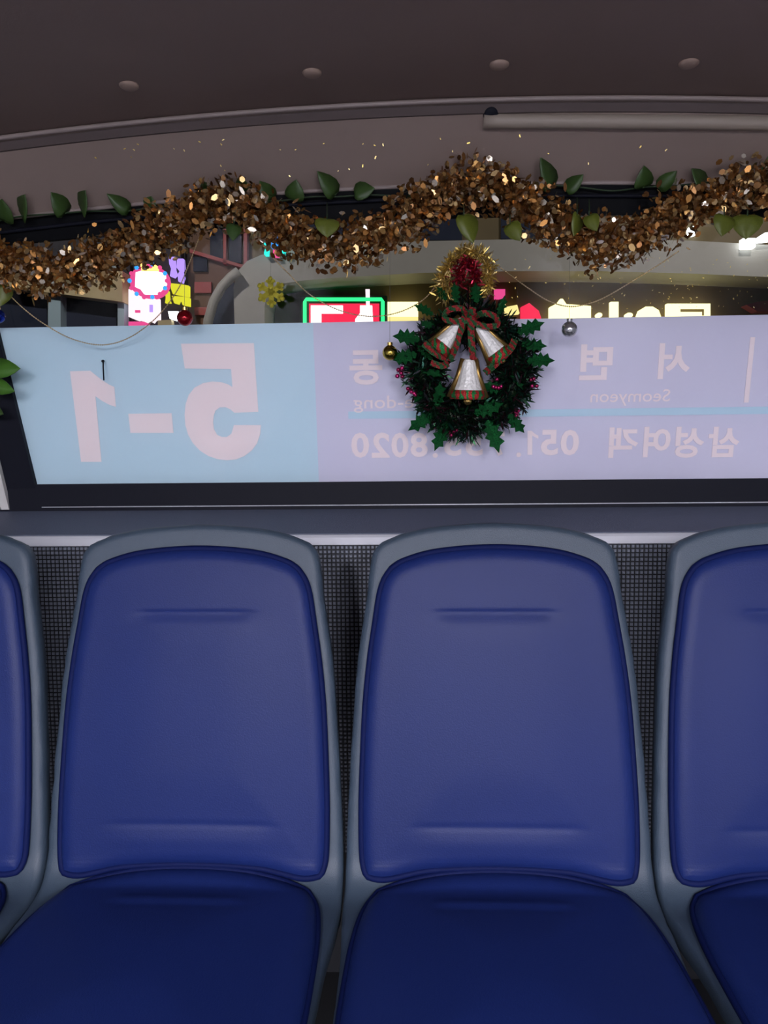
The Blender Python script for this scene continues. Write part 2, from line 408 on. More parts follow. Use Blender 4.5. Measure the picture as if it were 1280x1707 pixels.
# back pad
top = [(0, Z(.9385)), (.085, Z(.9325)), (.136, Z(.919)), (.156, Z(.907))]
side = [(.156, Z(.907)), (.1675, Z(.890)), (.1745, Z(.868)), (.181, Z(.827)), (.189, Z(.773)), (.196, Z(.704)), (.2005, Z(.61)), (.202, Z(.545)), (.2005, Z(.485)), (.194, Z(.462))]
bot = [(0, Z(.474)), (.10, Z(.470)), (.165, Z(.459)), (.194, Z(.462))]
X, S, D, loopB = coons(top, side, bot, 56, 220)
def puff(D, T, R): q = np.clip(D/R, 0, 1); return T*(1-(1-q)**2.4)**(1/2.4)
h = puff(D, .019, .026)-.004+.004*sst(D, .02, .15)
zc = np.interp(S, ss, ZZ)
ends = lambda a, c: 1-sst(np.abs(X), a, c)
h -= .0019*np.exp(-((zc-.8425)/np.where(zc > .8425, .0030, .012))**2)*ends(.070, .105)+.0012*np.exp(-((zc-.8425)/.018)**2)*ends(.07, .14)      # stitched crease under the head
h += .0018*np.exp(-((zc-.512+.05*X*X)/.016)**2)*ends(.06, .17)-.0009*np.exp(-((zc-.5345+.05*X*X)/.005)**2)*ends(.10, .14)   # lumbar fold
Vb, Fb = closed_grid(bend(X, S, h), bend(X, S, np.full_like(h, -.010)))
# seat pad
top = [(0, Z(.470)), (.08, Z(.466)), (.14, Z(.456)), (.176, Yf(1.058))]
side = [(.176, Yf(1.058)), (.190, Yf(1.034)), (.199, Yf(.992)), (.2045, Yf(.934)), (.2065, Yf(.877)), (.2075, Yf(.80)), (.2045, Yf(.72)), (.186, Yf(.668))]
bot = [(0, Yf(.655)), (.10, Yf(.656)), (.186, Yf(.668))]
X, S, D, loopC = coons(top, side, bot, 60, 80)
h = puff(D, .026, .034)-.004+.009*sst(D, .01, .2)
yc = np.interp(S, ss, YY)
h += .0020*np.exp(-((yc-1.005)/.010)**2)*(1-sst(np.abs(X), .075, .105))-.001*np.exp(-((yc-.992)/.006)**2)*(1-sst(np.abs(X), .075, .105))
Vc, Fcu = closed_grid(bend(X, S, h), bend(X, S, np.full_like(h, -.010)))
def piping(loop, inset, hh, r):
    c = loop[np.concatenate([[True], np.hypot(*np.diff(loop, axis=0).T) > 1e-5])][::5]
    t = np.roll(c, -1, 0)-np.roll(c, 1, 0); t /= np.hypot(t[:, 0], t[:, 1])[:, None]+1e-9
    nrm = np.stack([-t[:, 1], t[:, 0]], -1); cen = c.mean(0)
    sgn = np.sign(((cen-c)*nrm).sum(1)); sgn = 1 if np.median(sgn) > 0 else -1
    c = c+nrm*sgn*inset; P = bend(c[:, 0], c[:, 1], np.full(len(c), hh)); b = MB(); b.tube([tuple(p) for p in P], r, 6, closed=True); return b
pb = piping(loopB, .0005, .0035, .0052); pc = piping(loopC, .0, .003, .005)

def make_seat():
    root = empty('bus_seat', (0, 0, 0))
    sh = mk('shell', Vs, Fs, 'shell', root, True)
    bp = mk('back_pad', Vb, Fb, 'vinyl', root, True); pb.build('piping', 'vinyl_dark', bp, True)
    sp = mk('seat_pad', Vc, Fcu, 'vinyl', root, True); pc.build('piping', 'vinyl_dark', sp, True)
    b = MB(); b.box((-.16, .72, .36), (.16, 1.02, .405)); b.box((-.03, .82, .015), (.03, .92, .37)); b.box((-.14, .74, 0), (.14, 1.0, .018))
    b.build('pedestal', 'steel', root)
    return root
def copy_tree(o, parent=None):
    c = o.copy(); COL.objects.link(c); c.parent = parent
    for ch in o.children: copy_tree(ch, c)
    return c
PITCHX = .455
seat = make_seat()
labels = ['blue padded bus seat cut off by the left edge of the photo',
          'blue padded bus seat in front of the large reversed 5-1',
          'blue padded bus seat below the wreath with its whole grey rim in view',
          'blue padded bus seat cut off by the right edge of the photo']
for i, k in enumerate((-2, -1, 0, 1)):
    s_ = seat if i == 0 else copy_tree(seat)
    s_.location = (k*PITCHX, 0, 0)
    tag(s_, labels[i], 'seat', 'row of seats at the rear of the bus')

# ================================================================== ROUTE FILM ON THE REAR WINDOW
film = empty('route_sticker', gl(640, 790, -.006), 'pale reversed bus route film with 5-1 and Korean lettering across the rear window', 'sticker')
def on_film(poly, name, m, lay, thick=.0006, parent=film):
    b = MB(); P = [p+GN*lay for p in poly]; b.prism(P, -GN*thick)
    return keep(b.build(name, m), parent)
zf0, zf1 = 1.0145, 1.3455
xb = -.3268                                     # where the two colours meet
on_film([g3(xl(zf1)-.001, zf1, -.007), g3(xb, zf1, -.007), g3(xb, zf0, -.007), g3(xl(zf0)-.001, zf0, -.007)], 'cyan_panel', 'film_cyan', 0)
on_film([g3(xb, zf1, -.007), g3(.99, zf1, -.007), g3(.95, zf0, -.007), g3(xb, zf0, -.007)], 'lavender_panel', 'film_lavender', 0)
def gq(pts): return [gl(x, y, -.007) for x, y in pts]
z2 = lambda pts: [(x/2.286, 540+y/2.286) for x, y in pts]
on_film(gq(z2([(690,75),(968,73),(985,335),(893,338),(878,325),(860,317),(838,318),(822,330),(815,350),(813,375),(816,400),(828,422),(845,430),(865,430),(882,418),(892,385),(995,385),(992,420),(980,455),(960,482),(932,503),(900,516),(865,519),(830,515),(795,503),(762,482),(735,453),(717,420),(707,385),(704,345),(708,305),(720,270),(742,242),(775,225),(810,219),(845,222),(870,230),(886,240),(881,172),(705,170)])), 'numeral_five', 'film_letter', .002)
on_film(gq(z2([(490,342),(655,340),(662,415),(498,415)])), 'hyphen', 'film_letter', .002)
on_film(gq(z2([(268,180),(345,178),(362,192),(388,212),(415,230),(437,240),(443,316),(418,308),(390,293),(365,275),(388,525),(310,525)])), 'numeral_one', 'film_letter', .002)
on_film(gq([(1250,562),(1258,562),(1247,671),(1239,671)]), 'upright_stroke', 'film_letter', .002)
on_film([g3(gl(580,691).x, gl(580,686).z, -.007), g3(.97, gl(580,686).z, -.007), g3(.97, gl(580,698).z, -.007), g3(gl(580,691).x, gl(580,698).z, -.007)], 'cyan_line', 'film_line', .0012)
def text(body, x0, y0, x1, y1, name, bold=.02):
    """reversed lettering filling the box measured on the film"""
    cu = bpy.data.curves.new('t', 'FONT'); cu.body = body; cu.offset = bold; cu.resolution_u = 3
    ob = bpy.data.objects.new('t', cu); COL.objects.link(ob); bpy.context.view_layer.update()
    dg = bpy.context.evaluated_depsgraph_get(); me = bpy.data.meshes.new_from_object(ob.evaluated_get(dg))
    bpy.data.objects.remove(ob)
    if not len(me.vertices): print('EMPTY TEXT', body); return
    vv = np.array([v.co for v in me.vertices]); lo = vv.min(0); hi = vv.max(0)
    a = gl((x0+x1)/2, y0); c = gl((x0+x1)/2, y1); L = gl(x0, (y0+y1)/2).x; R = gl(x1, (y0+y1)/2).x
    bm = bmesh.new(); bm.from_mesh(me); bm.transform(Matrix.Identity(4))
    ext = bmesh.ops.extrude_face_region(bm, geom=bm.faces[:])
    top_ = set(g for g in ext['geom'] if isinstance(g, bmesh.types.BMVert))
    for v in bm.verts:
        u = (v.co.x-lo[0])/max(hi[0]-lo[0], 1e-6); t = (v.co.y-lo[1])/max(hi[1]-lo[1], 1e-6)
        p = g3(R+(L-R)*u, c.z+(a.z-c.z)*t, -.007)+GN*(.002 if v in top_ else .0012); v.co = p
    bmesh.ops.recalc_face_normals(bm, faces=bm.faces); bm.to_mesh(me); bm.free()
    me.polygons.foreach_set('use_smooth', [False]*len(me.polygons)); me.materials.clear(); me.materials.append(MATS['film_letter']); o = link(name, me); keep(o, film)
for ch, bx in (('서', (1099,571,1152,631)), ('면', (967,573,1022,633)), ('동', (582,583,637,641)), ('객', (1016,712,1065,763)), ('여', (1074,711,1119,762)), ('성', (1127,711,1175,763)), ('삼', (1182,711,1234,762))):
    text(ch, *bx, 'lettering', .030)
for ch, bx in (('0', (935,716,966,759)), ('5', (902,716,931,759)), ('.', (861,754,869,762)), ('7', (812,719,841,760)), ('5', (776,719,805,760)), ('5', (740,719,769,760)), ('.', (721,755,730,763)), ('8', (684,721,713,762)), ('0', (652,721,681,763)), ('2', (619,721,649,763)), ('0', (585,721,615,763))):
    text(ch, *bx, 'digit', .028)
on_film(gq([(879,718),(886,718),(889,721),(893,724),(897,726),(897,731),(892,729),(887,726),(887,758),(879,758)]), 'digit', 'film_letter', .002)
text('Seomyeon', 985, 649, 1118, 676, 'lettering', .004)
text('ae-dong', 589, 659, 706, 687, 'lettering', .004)

# small dark hook standing on the film beside the reversed 1
b = MB(); b.tube([gl(172, 601, .004), gl(172, 612, .012), gl(173, 634, .014)], .0015, 8); b.lathe([(.003, 0), (.003, .003), (.001, .004)], 12, gl(172, 602, .002), GN)
tag(b.build('window_hook', 'rubber', smooth=True), 'small dark hook on the film beside the reversed numeral one', 'hook')

# white cable conduit on the header with a dark grommet at its end
con = empty('cable_conduit', hd(805, 201), 'cream half-round conduit on the header panel at upper right', 'conduit')
b = MB(); a = hd(806, 202, .006); e = hd(1500, 209, .006)
pts = [hd(806+(1500-806)*i/24, 202+(i/24)**2*7, .004) for i in range(25)]
b.tube(pts, .0125, 14); keep(b.build('tube', 'conduit', smooth=True), con)
b = MB(); p = hd(818, 189, -.002); nH = Vector((0, -1, -1)).normalized(); b.lathe([(.014, 0), (.014, .004), (.011, .007), (.001, .008)], 20, p, nH); keep(b.build('grommet', 'rubber', smooth=True), con)

# ================================================================== TINSEL GARLAND
def flakes(path, rad, N, ln, wd_, curl=0., core=.35, seed=1, radial=0.):
    """foil flakes strewn round a path: arrays of V, F"""
    rg = np.random.default_rng(seed); P = np.array([tuple(p) for p in path]); d = np.concatenate([[0], np.cumsum(np.linalg.norm(np.diff(P, axis=0), axis=1))])
    u = rg.random(N)*d[-1]; C = np.stack([np.interp(u, d, P[:, i]) for i in range(3)], -1)
    dr = rg.normal(size=(N, 3)); dr /= np.linalg.norm(dr, axis=1)[:, None]
    lump = 1+.22*np.sin(u*47+1.3)+.15*np.sin(u*91)
    rr = rad*(core+(1-core)*rg.random(N)**.8)*lump; C = C+dr*rr[:, None]*np.array([1, .75, 1])
    a = rg.normal(size=(N, 3))*(1-radial)+dr*radial*2.2; a /= np.linalg.norm(a, axis=1)[:, None]
    b_ = np.cross(a, rg.normal(size=(N, 3))); b_ /= np.linalg.norm(b_, axis=1)[:, None]
    la = (ln*(.6+.7*rg.random(N)))[:, None]*a/2; wb = (wd_*(.7+.6*rg.random(N)))[:, None]*b_/2
    V = np.stack([C-la, C-la*.45+wb, C+la*.45+wb, C+la, C+la*.45-wb, C-la*.45-wb], 1).reshape(-1, 3)
    Fc = [tuple(range(6*i, 6*i+6)) for i in range(N)]
    return V, Fc
def foil_mesh(name, V, Fc, m, parent):
    me = bpy.data.meshes.new(name); me.from_pydata(V.tolist(), [], Fc); me.materials.append(MATS[m]); o = link(name, me); keep(o, parent); o['kind'] = 'stuff'; return o
gp = [(-60,415),(0,436),(50,452),(110,452),(170,432),(235,402),(290,374),(340,348),(380,338),(425,352),(475,385),(535,408),(600,404),(650,384),(700,352),(745,318),(800,308),(855,330),(900,358),(950,388),(1010,406),(1065,396),(1110,368),(1155,346),(1205,326),(1250,318),(1300,308),(1360,318),(1420,352),(1480,388),(1530,398)]
path = spline([surf(x, y, .062) for x, y in gp], 10)
gar = empty('tinsel_garland', path[0], 'gold brown foil tinsel garland swagged across the top of the window', 'garland')
b = MB(); b.tube(path, .003, 6); keep(b.build('cord', 'gold_dark', smooth=True), gar)
foil_mesh('tinsel', *flakes(path, .052, 16500, .0145, .0080, core=.15, seed=3), 'gold_foil', gar)

# ================================================================== IVY
LEAF = None
def leaf_mesh():
    """heart-shaped leaf, tip along +Y, folded a little on its midrib"""
    o = [(0, 0), (.30, -.06), (.52, .10), (.56, .34), (.44, .62), (.22, .86), (0, 1.05)]
    V = []; n = len(o)
    V += [(0, t, -.02*math.sin(t*3)) for _, t in o]
    for sd in (1, -1): V += [(sd*x, y, .16*x*x*1.6+.03*math.sin(y*5+sd)) for x, y in o]
    V2 = [(x, y, z-.03) for x, y, z in V]; k = len(V); Fc = []
    for sd in range(2):
        for i in range(n-1):
            a, c = i, i+1; p, q = n*(1+sd)+i, n*(1+sd)+i+1
            f = (a, p, q, c) if sd == 0 else (a, c, q, p); Fc.append(f); Fc.append(tuple(v+k for v in reversed(f)))
            e = (p, p+k, q+k, q) if sd == 0 else (p, q, q+k, p+k); Fc.append(e)
    return V+V2, Fc
LV, LF = leaf_mesh()
leaf_me = {}
for mname in ('leaf', 'leaf_yellow', 'leaf_bright'):
    me = bpy.data.meshes.new('leaf'); me.from_pydata(LV, [], LF); me.materials.append(MATS[mname]); me.polygons.foreach_set('use_smooth', [True]*len(me.polygons)); leaf_me[mname] = me
def leaf(parent, base, tip, twist, m, wide=1.):
    d = tip-base; L = d.length; y = d.normalized(); nrm = Vector((math.sin(twist), -math.cos(twist), .25)); x = y.cross(nrm).normalized(); z = x.cross(y)
    o = link('leaf', leaf_me[m]); M = Matrix((x*L*wide, y*L, z*L)).transposed().to_4x4(); M.translation = base
    o.matrix_world = M; o.parent = parent; o.matrix_parent_inverse = Matrix.Translation(parent.location).inverted(); return o
ivy = empty('ivy_garland', surf(0, 380, .02), 'green artificial ivy strand with leaves along the header above the tinsel', 'garland')
vp = [(-60,385),(0,368),(40,360),(100,356),(150,352),(210,352),(260,345),(345,336),(400,330),(460,335),(520,328),(560,328),(620,325),(690,328),(740,325),(800,330),(860,322),(912,310),(965,312),(1020,318),(1075,312),(1120,310),(1170,305),(1230,300),(1290,300),(1350,312),(1440,318),(1540,326)]
b = MB(); b.tube(spline([surf(x, y, .018) for x, y in vp], 8), .0016, 6); keep(b.build('vine', 'vine', smooth=True), ivy)
for (x0, y0, x1, y1, tw, m, wd_) in [(8,368,3,334,.2,'leaf',.9),(38,362,40,326,-.2,'leaf',.9),(108,355,87,322,.5,'leaf',.95),(137,352,141,319,-.3,'leaf',1.05),(213,352,180,324,.2,'leaf',.7),(250,346,252,328,.1,'leaf',1.25),
    (345,330,339,303,.3,'leaf',.9),(410,318,400,295,-.4,'leaf',1.2),(450,334,434,303,.4,'leaf',1.05),(491,333,493,301,0,'leaf',1.05),(557,324,531,287,.3,'leaf',.8),(592,322,623,314,.1,'leaf',1.0),(690,330,690,308,.2,'leaf',1.0),(725,322,728,299,.2,'leaf',1.2),
    (917,312,903,265,.3,'leaf',.78),(945,318,971,292,-.3,'leaf',.85),(1071,312,1074,278,.1,'leaf',1.0),(1099,313,1127,286,.2,'leaf',.75),(1172,313,1155,282,.4,'leaf',1.0),(1270,305,1282,262,.2,'leaf',.9)]:
    leaf(ivy, surf(x0, y0, .02), surf(x1, y1, .026), tw, m, wd_*.92)
for (x0, y0, x1, y1, tw, m, wd_) in [(773,360,788,403,.3,'leaf_yellow',.75),(850,374,866,400,-.4,'leaf_yellow',.8),(962,358,957,392,.8,'leaf_yellow',.7),(982,360,994,384,-.3,'leaf_yellow',.8),(1207,360,1203,392,.1,'leaf_yellow',.95),(1246,360,1243,397,-.2,'leaf_yellow',1.1),(545,366,545,394,.2,'leaf_yellow',1.2),(390,375,388,400,.3,'leaf',.8),(450,470,452,480,0,'leaf_yellow',.6),(4,476,-2,510,.3,'leaf_yellow',1.0)]:
    if (x0, y0) == (450, 470): continue
    leaf(ivy, surf(x0, y0, .10 if x0 > 20 else .05), surf(x1, y1, .115 if x0 > 20 else .06), tw, m, wd_)
    b = MB(); b.tube([surf(x0, y0-28, .03), surf(x0, y0-8, .10 if x0 > 20 else .05), surf(x0, y0, .10 if x0 > 20 else .05)], .0012, 5); keep(b.build('stem', 'vine'), ivy)
iv2 = empty('hanging_ivy', gl(-20, 600, .06), 'bright green ivy sprig hanging at the left end of the film', 'plant')
b = MB(); b.tube(spline([gl(-30, 430, .03), gl(-22, 520, .05), gl(-14, 600, .06), gl(-16, 660, .06)], 8), .0014, 6); keep(b.build('vine', 'vine'), iv2)
for (x0, y0, x1, y1, tw, m, wd_) in [(-12,616,31,614,.4,'leaf_bright',.65),(-16,640,22,652,-.3,'leaf_bright',.6),(-18,600,-40,590,.2,'leaf_bright',.7),(-20,680,4,690,.2,'leaf',.7)]:
    leaf(iv2, gl(x0, y0, .06), gl(x1, y1, .07), tw, m, wd_)

# ================================================================== BEAD CHAINS
def chain(pts, label, off=.055, bead=.0019):
    P = spline([gl(x, y, o) for x, y, o in pts], 40); d = 0; b = MB(); last = P[0]; b.tube(P[::6]+[P[-1]], .0007, 5)
    for p in P:
        if (p-last).length >= bead*2.1:
            V = [p+Vector(v)*bead for v in ((1,0,0),(-1,0,0),(0,1,0),(0,-1,0),(0,0,1),(0,0,-1))]
            b.add(V, [(0,2,4),(2,1,4),(1,3,4),(3,0,4),(2,0,5),(1,2,5),(3,1,5),(0,3,5)]); last = p
    tag(b.build('bead_chain', 'chain', smooth=True), label, 'bead chain', 'bead chains under the tinsel')
chain([(8,484,.05),(40,515,.045),(75,541,.04),(120,565,.035),(170,575,.035),(215,563,.035),(260,530,.04),(295,485,.05),(315,440,.06),(332,396,.07)], 'fine gold bead chain drooping over the cyan end of the film')
chain([(455,430,.07),(480,455,.06),(515,490,.045),(560,515,.04),(610,527,.04),(660,522,.04),(705,500,.05),(735,465,.06)], 'fine gold bead chain sagging in front of the green framed neon sign')
chain([(820,436,.07),(850,458,.06),(880,480,.05),(915,502,.045),(950,511,.04),(985,505,.045),(1015,492,.05),(1060,465,.055),(1100,440,.06),(1132,418,.07)], 'fine gold bead chain sagging right of the wreath')

# ================================================================== BALLS
def ball(px, py, r, m, cap, label, off=.06, top=60):
    c = gl(px, py, off); o = empty('christmas_ball', c, label, 'ornament', 'small glass ball ornaments')
    b = MB(); b.ball(c, r, 28, 18); keep(b.build('ball', m, smooth=True), o)
    b = MB(); b.lathe([(r*.34, r*.9), (r*.36, r*1.12), (r*.36, r*1.32), (r*.1, r*1.36)], 14, c); keep(b.build('cap', cap, smooth=False), o)
    b = MB(); q = surf(px, py-top, .06); b.tube([c+Vector((0, 0, r*1.3)), q], .0003, 4); keep(b.build('thread', 'thread'), o)
ball(308, 530, .0155, 'red_ball', 'gold', 'shiny dark red ball hanging at the upper edge of the cyan film', .07, 150)
ball(650, 588, .0150, 'gold_ball', 'gold', 'shiny gold ball with cap hanging at the left of the wreath', .07, 190)
ball(949, 549, .0150, 'silver_ball', 'silver_ball', 'shiny silver ball hanging right of the wreath', .085, 165)
ball(-3, 527, .0135, 'blue_ball', 'silver_ball', 'blue ball at the left edge of the photo', .06, 90)

# gold glitter snowflake
sf = empty('glitter_snowflake', gl(452, 487, .06), 'small gold glitter snowflake hanging left of the green framed sign', 'ornament')
b = MB(); c = gl(452, 487, .06); ux = Vector((1, 0, 0)); uz = (Vector((0, 0, 1))-GN*GN.z).normalized()
for k in range(6):
    a = k*PI/3+PI/6; d = ux*math.cos(a)+uz*math.sin(a); e = ux*-math.sin(a)+uz*math.cos(a)
    b.prism([c-e*.005, c+d*.023-e*.005, c+d*.023+e*.005, c+e*.005], GN*.004)
    for s_ in (-1, 1):
        p = c+d*.017; f = (d*.5+e*s_*.87); g_ = (e*.5*s_-d*.87)*.0028
        b.prism([p-g_, p+f*.010-g_, p+f*.010+g_, p+g_], GN*.004)
keep(b.build('crystal', 'glitter_gold'), sf)
b = MB()
for k in range(6):
    a = k*PI/3+PI/6; b.ball(c+(ux*math.cos(a)+uz*math.sin(a))*.025+GN*.002, .0048, 8, 6)
keep(b.build('tip_beads', 'glitter_gold', smooth=True), sf)
b = MB(); b.tube([c+uz*.028, surf(452, 400, .06)], .0003, 4); keep(b.build('thread', 'thread'), sf)

# ================================================================== WREATH
WO = .050
WC = gl(783, 618, WO)
wr = empty('christmas_wreath', WC, 'green foil holly wreath with three silver bells and a red ribbon', 'wreath')
SP = (GA*0+1.545)/F                              # metres per photo pixel at the wreath
def wp(px, py, off=0.): return gl(px, py, WO+off)
RR = .092
ringp = [WC+ux*(RR*math.cos(t)*.98)+uz*(RR*math.sin(t)*1.06) for t in [2*PI*i/72 for i in range(73)]]
b = MB(); b.tube(ringp[:-1], .014, 8, closed=True); keep(b.build('ring', 'vine', smooth=True), wr)
V, Fc = flakes(ringp, .042, 12000, .025, .0034, core=.2, seed=5, radial=.5); foil_mesh('tinsel', V, Fc, 'green_foil', wr)
# holly leaf: spiny outline, folded on the midrib
hol = [(0, 0), (.16, .10), (.10, .20), (.30, .24), (.17, .38), (.34, .48), (.17, .58), (.28, .74), (.11, .80), (0, 1.0)]
V = [(0, y, 0) for _, y in hol]; n = len(hol)
for sd in (1, -1): V += [(sd*x, y, .25*x) for x, y in hol]
Fc = []; k = len(V); V += [(x, y, z-.02) for x, y, z in V]
for sd in range(2):
    for i in range(n-1):
        p, q = n*(1+sd)+i, n*(1+sd)+i+1; f = (i, p, q, i+1) if sd == 0 else (i, i+1, q, p); Fc.append(f); Fc.append(tuple(v+k for v in reversed(f)))
hol_me = bpy.data.meshes.new('holly_leaf'); hol_me.from_pydata(V, [], Fc); hol_me.materials.append(MATS['holly'])
rg = random.Random(4)
def holly(p0, p1, tw, wide=1.):
    d = p1-p0; L = d.length; y = d.normalized(); nrm = Vector((math.sin(tw), -math.cos(tw), .3*math.sin(tw*3))); x = y.cross(nrm).normalized(); z = x.cross(y)
    o = link('holly_leaf', hol_me); M = Matrix((x*L*wide, y*L, z*L)).transposed().to_4x4(); M.translation = p0; o.matrix_world = M
    o.parent = wr; o.matrix_parent_inverse = Matrix.Translation(wr.location).inverted()
for (x0, y0, x1, y1, tw) in [(862,555,908,537,.5),(868,575,912,577,.2),(878,602,925,601,.9),(720,690,680,718,.3),(745,705,724,752,-.4),(812,700,832,755,.4),(848,690,874,722,-.3),(700,566,654,560,.6),(695,590,652,600,-.3),(722,525,690,508,.3),(745,500,728,478,-.5),(760,505,757,470,.3),(795,505,792,470,-.2),(830,525,842,492,.6),
    (728,680,734,635,.4),(700,615,738,628,.5),(840,650,802,640,-.4),(790,690,840,672,.3),(720,600,695,575,.4),(725,545,700,535,-.6),(735,655,722,668,.2),(850,625,872,650,.7),(705,650,690,672,.6)]:
    holly(wp(x0, y0, rg.uniform(.012, .03)), wp(x1, y1, rg.uniform(.01, .05)), tw, rg.uniform(.75, 1.0))
# bells
def bell(nm, tpx, bpx, r0, r1, fwd):
    t_ = wp(*tpx, fwd); b_ = wp(*bpx, fwd+.004); ax = (b_-t_); H = ax.length; ax.normalize()
    b = MB(); b.lathe([(r0*.35, 0), (r0*.8, H*.03), (r0, H*.12), (r0+(r1-r0)*.25, H*.45), (r0+(r1-r0)*.55, H*.75), (r1*.92, H)], 14, t_, ax); bl = keep(b.build('bell', 'silver_foil', smooth=False), wr)
    b = MB(); b.lathe([(r1*.90, H*.96), (r1*1.08, H*1.0), (r1*1.10, H*1.10), (r1*1.16, H*1.24), (r1*.9, H*1.25)], 20, t_, ax); keep(b.build('rim_band', 'band', smooth=True), bl)
    # gilt edge strips down both sides and a clapper
    side_ = ax.cross(Vector((0, 1, 0))).normalized()
    for s_ in (-1, 1):
        b = MB(); b.tube([t_+side_*s_*r0*.9, t_+ax*H*.5+side_*s_*(r0+(r1-r0)*.34), t_+ax*H*1.2+side_*s_*r1*1.16], .0055, 8); keep(b.build('gilt_edge', 'gold_dark', smooth=True), bl)
    b = MB(); b.ball(t_+ax*H*1.3, r1*.3, 12, 8); keep(b.build('clapper', 'gold', smooth=True), bl)
bell('b', (772, 532), (738, 575), .010, .020, .036)
bell('b', (796, 543), (828, 588), .010, .021, .036)
bell('b', (782, 598), (780, 652), .013, .031, .046)
# ribbon: centre tails, two loops
def strip(pts, w, m, nm, wd_dir=None):
    P = spline(pts, 8); V = []; Fc = []
    for i, p in enumerate(P):
        t = (P[min(i+1, len(P)-1)]-P[max(i-1, 0)]).normalized(); sdv = t.cross(GN).normalized()*w/2
        V += [p-sdv, p+sdv, p+sdv+GN*.0012, p-sdv+GN*.0012]
    for i in range(len(P)-1):
        a = 4*i
        for j in range(4): Fc.append((a+j, a+(j+1) % 4, a+4+(j+1) % 4, a+4+j))
    Fc += [(3, 2, 1, 0), tuple(4*(len(P)-1)+j for j in range(4))]
    keep(mk(nm, V, Fc, m), wr)
strip([wp(788, 512, .05), wp(785, 545, .058), wp(786, 572, .060), wp(789, 600, .055)], .013, 'ribbon', 'ribbon_tail')
strip([wp(776, 520, .048), wp(768, 550, .056), wp(760, 578, .058), wp(750, 602, .05)], .011, 'ribbon', 'ribbon_tail')
strip([wp(784, 530, .052), wp(768, 514, .066), wp(746, 518, .064), wp(742, 532, .058), wp(762, 536, .056), wp(782, 534, .054)], .011, 'ribbon', 'ribbon_loop')
strip([wp(788, 532, .052), wp(804, 522, .066), wp(825, 528, .064), wp(828, 542, .058), wp(808, 544, .056), wp(790, 538, .054)], .011, 'ribbon', 'ribbon_loop')
strip([wp(745, 598, .045), wp(725, 588, .052), wp(706, 572, .048)], .014, 'ribbon', 'ribbon_tail')
strip([wp(748, 606, .045), wp(735, 610, .052), wp(718, 604, .048)], .012, 'ribbon', 'ribbon_tail')
strip([wp(808, 622, .045), wp(826, 606, .054), wp(850, 582, .052), wp(858, 566, .045)], .014, 'ribbon', 'ribbon_tail')
# magenta berry sprigs
for px, py, r in ((667, 620, .011), (686, 652, .010), (828, 640, .011), (890, 637, .010), (755, 722, .009), (860, 690, .009)):
    c = wp(px, py, .02); b = MB()
    for k in range(5): b.ball(c+Vector((rg.uniform(-r, r), rg.uniform(-r, r), rg.uniform(-r, r)))*.8, r*.42, 8, 6)
    keep(b.build('berry_sprig', 'magenta_foil', smooth=True), wr)
b = MB(); b.tube([wp(783, 498, .0), wp(783, 440, .0), gl(783, 395, .05)], .0009, 5); keep(b.build('hanging_wire', 'gold_dark'), wr)

# gold tinsel loop with a red heart above the wreath
tl = empty('tinsel_loop', wp(776, 470, .01), 'gold tinsel loop with a red tinsel centre above the wreath', 'ornament')
lp = spline([wp(742, 494, .01), wp(738, 470, .012), wp(748, 442, .012), wp(768, 424, .012), wp(790, 422, .012), wp(808, 436, .012), wp(814, 462, .012), wp(810, 492, .01)], 8)
V, Fc = flakes(lp, .017, 1500, .018, .0022, core=.2, seed=8, radial=.6); foil_mesh('gold_tinsel', V, Fc, 'yellow_foil', tl)
b = MB(); b.tube(lp, .002, 6); keep(b.build('wire', 'gold_dark', smooth=True), tl)
rp = spline([wp(762, 470, .02), wp(770, 445, .024), wp(784, 440, .024), wp(794, 462, .024), wp(784, 476, .02)], 6)
V, Fc = flakes(rp, .017, 800, .014, .0026, core=.0, seed=9, radial=.4); foil_mesh('red_tinsel', V, Fc, 'red_foil', tl)

# foil flecks added for thrown light specks on the header and streaks on the glass
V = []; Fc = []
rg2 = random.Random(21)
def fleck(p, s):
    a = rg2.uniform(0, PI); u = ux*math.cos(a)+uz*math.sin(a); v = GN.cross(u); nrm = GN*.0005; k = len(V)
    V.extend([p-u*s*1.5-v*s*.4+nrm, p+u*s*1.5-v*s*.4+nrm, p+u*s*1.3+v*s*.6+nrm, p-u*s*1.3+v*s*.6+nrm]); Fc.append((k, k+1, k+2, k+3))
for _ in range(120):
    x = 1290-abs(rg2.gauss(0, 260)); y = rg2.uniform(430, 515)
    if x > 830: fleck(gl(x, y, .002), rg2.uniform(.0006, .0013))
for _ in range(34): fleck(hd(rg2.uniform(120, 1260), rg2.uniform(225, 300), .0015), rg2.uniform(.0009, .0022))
o = mk('light_specks_streaks', V, Fc, 'yellow_foil'); tag(o, 'scattered flecks for thrown light specks on the header panel and streaks on the glass', 'flecks', kind='stuff')

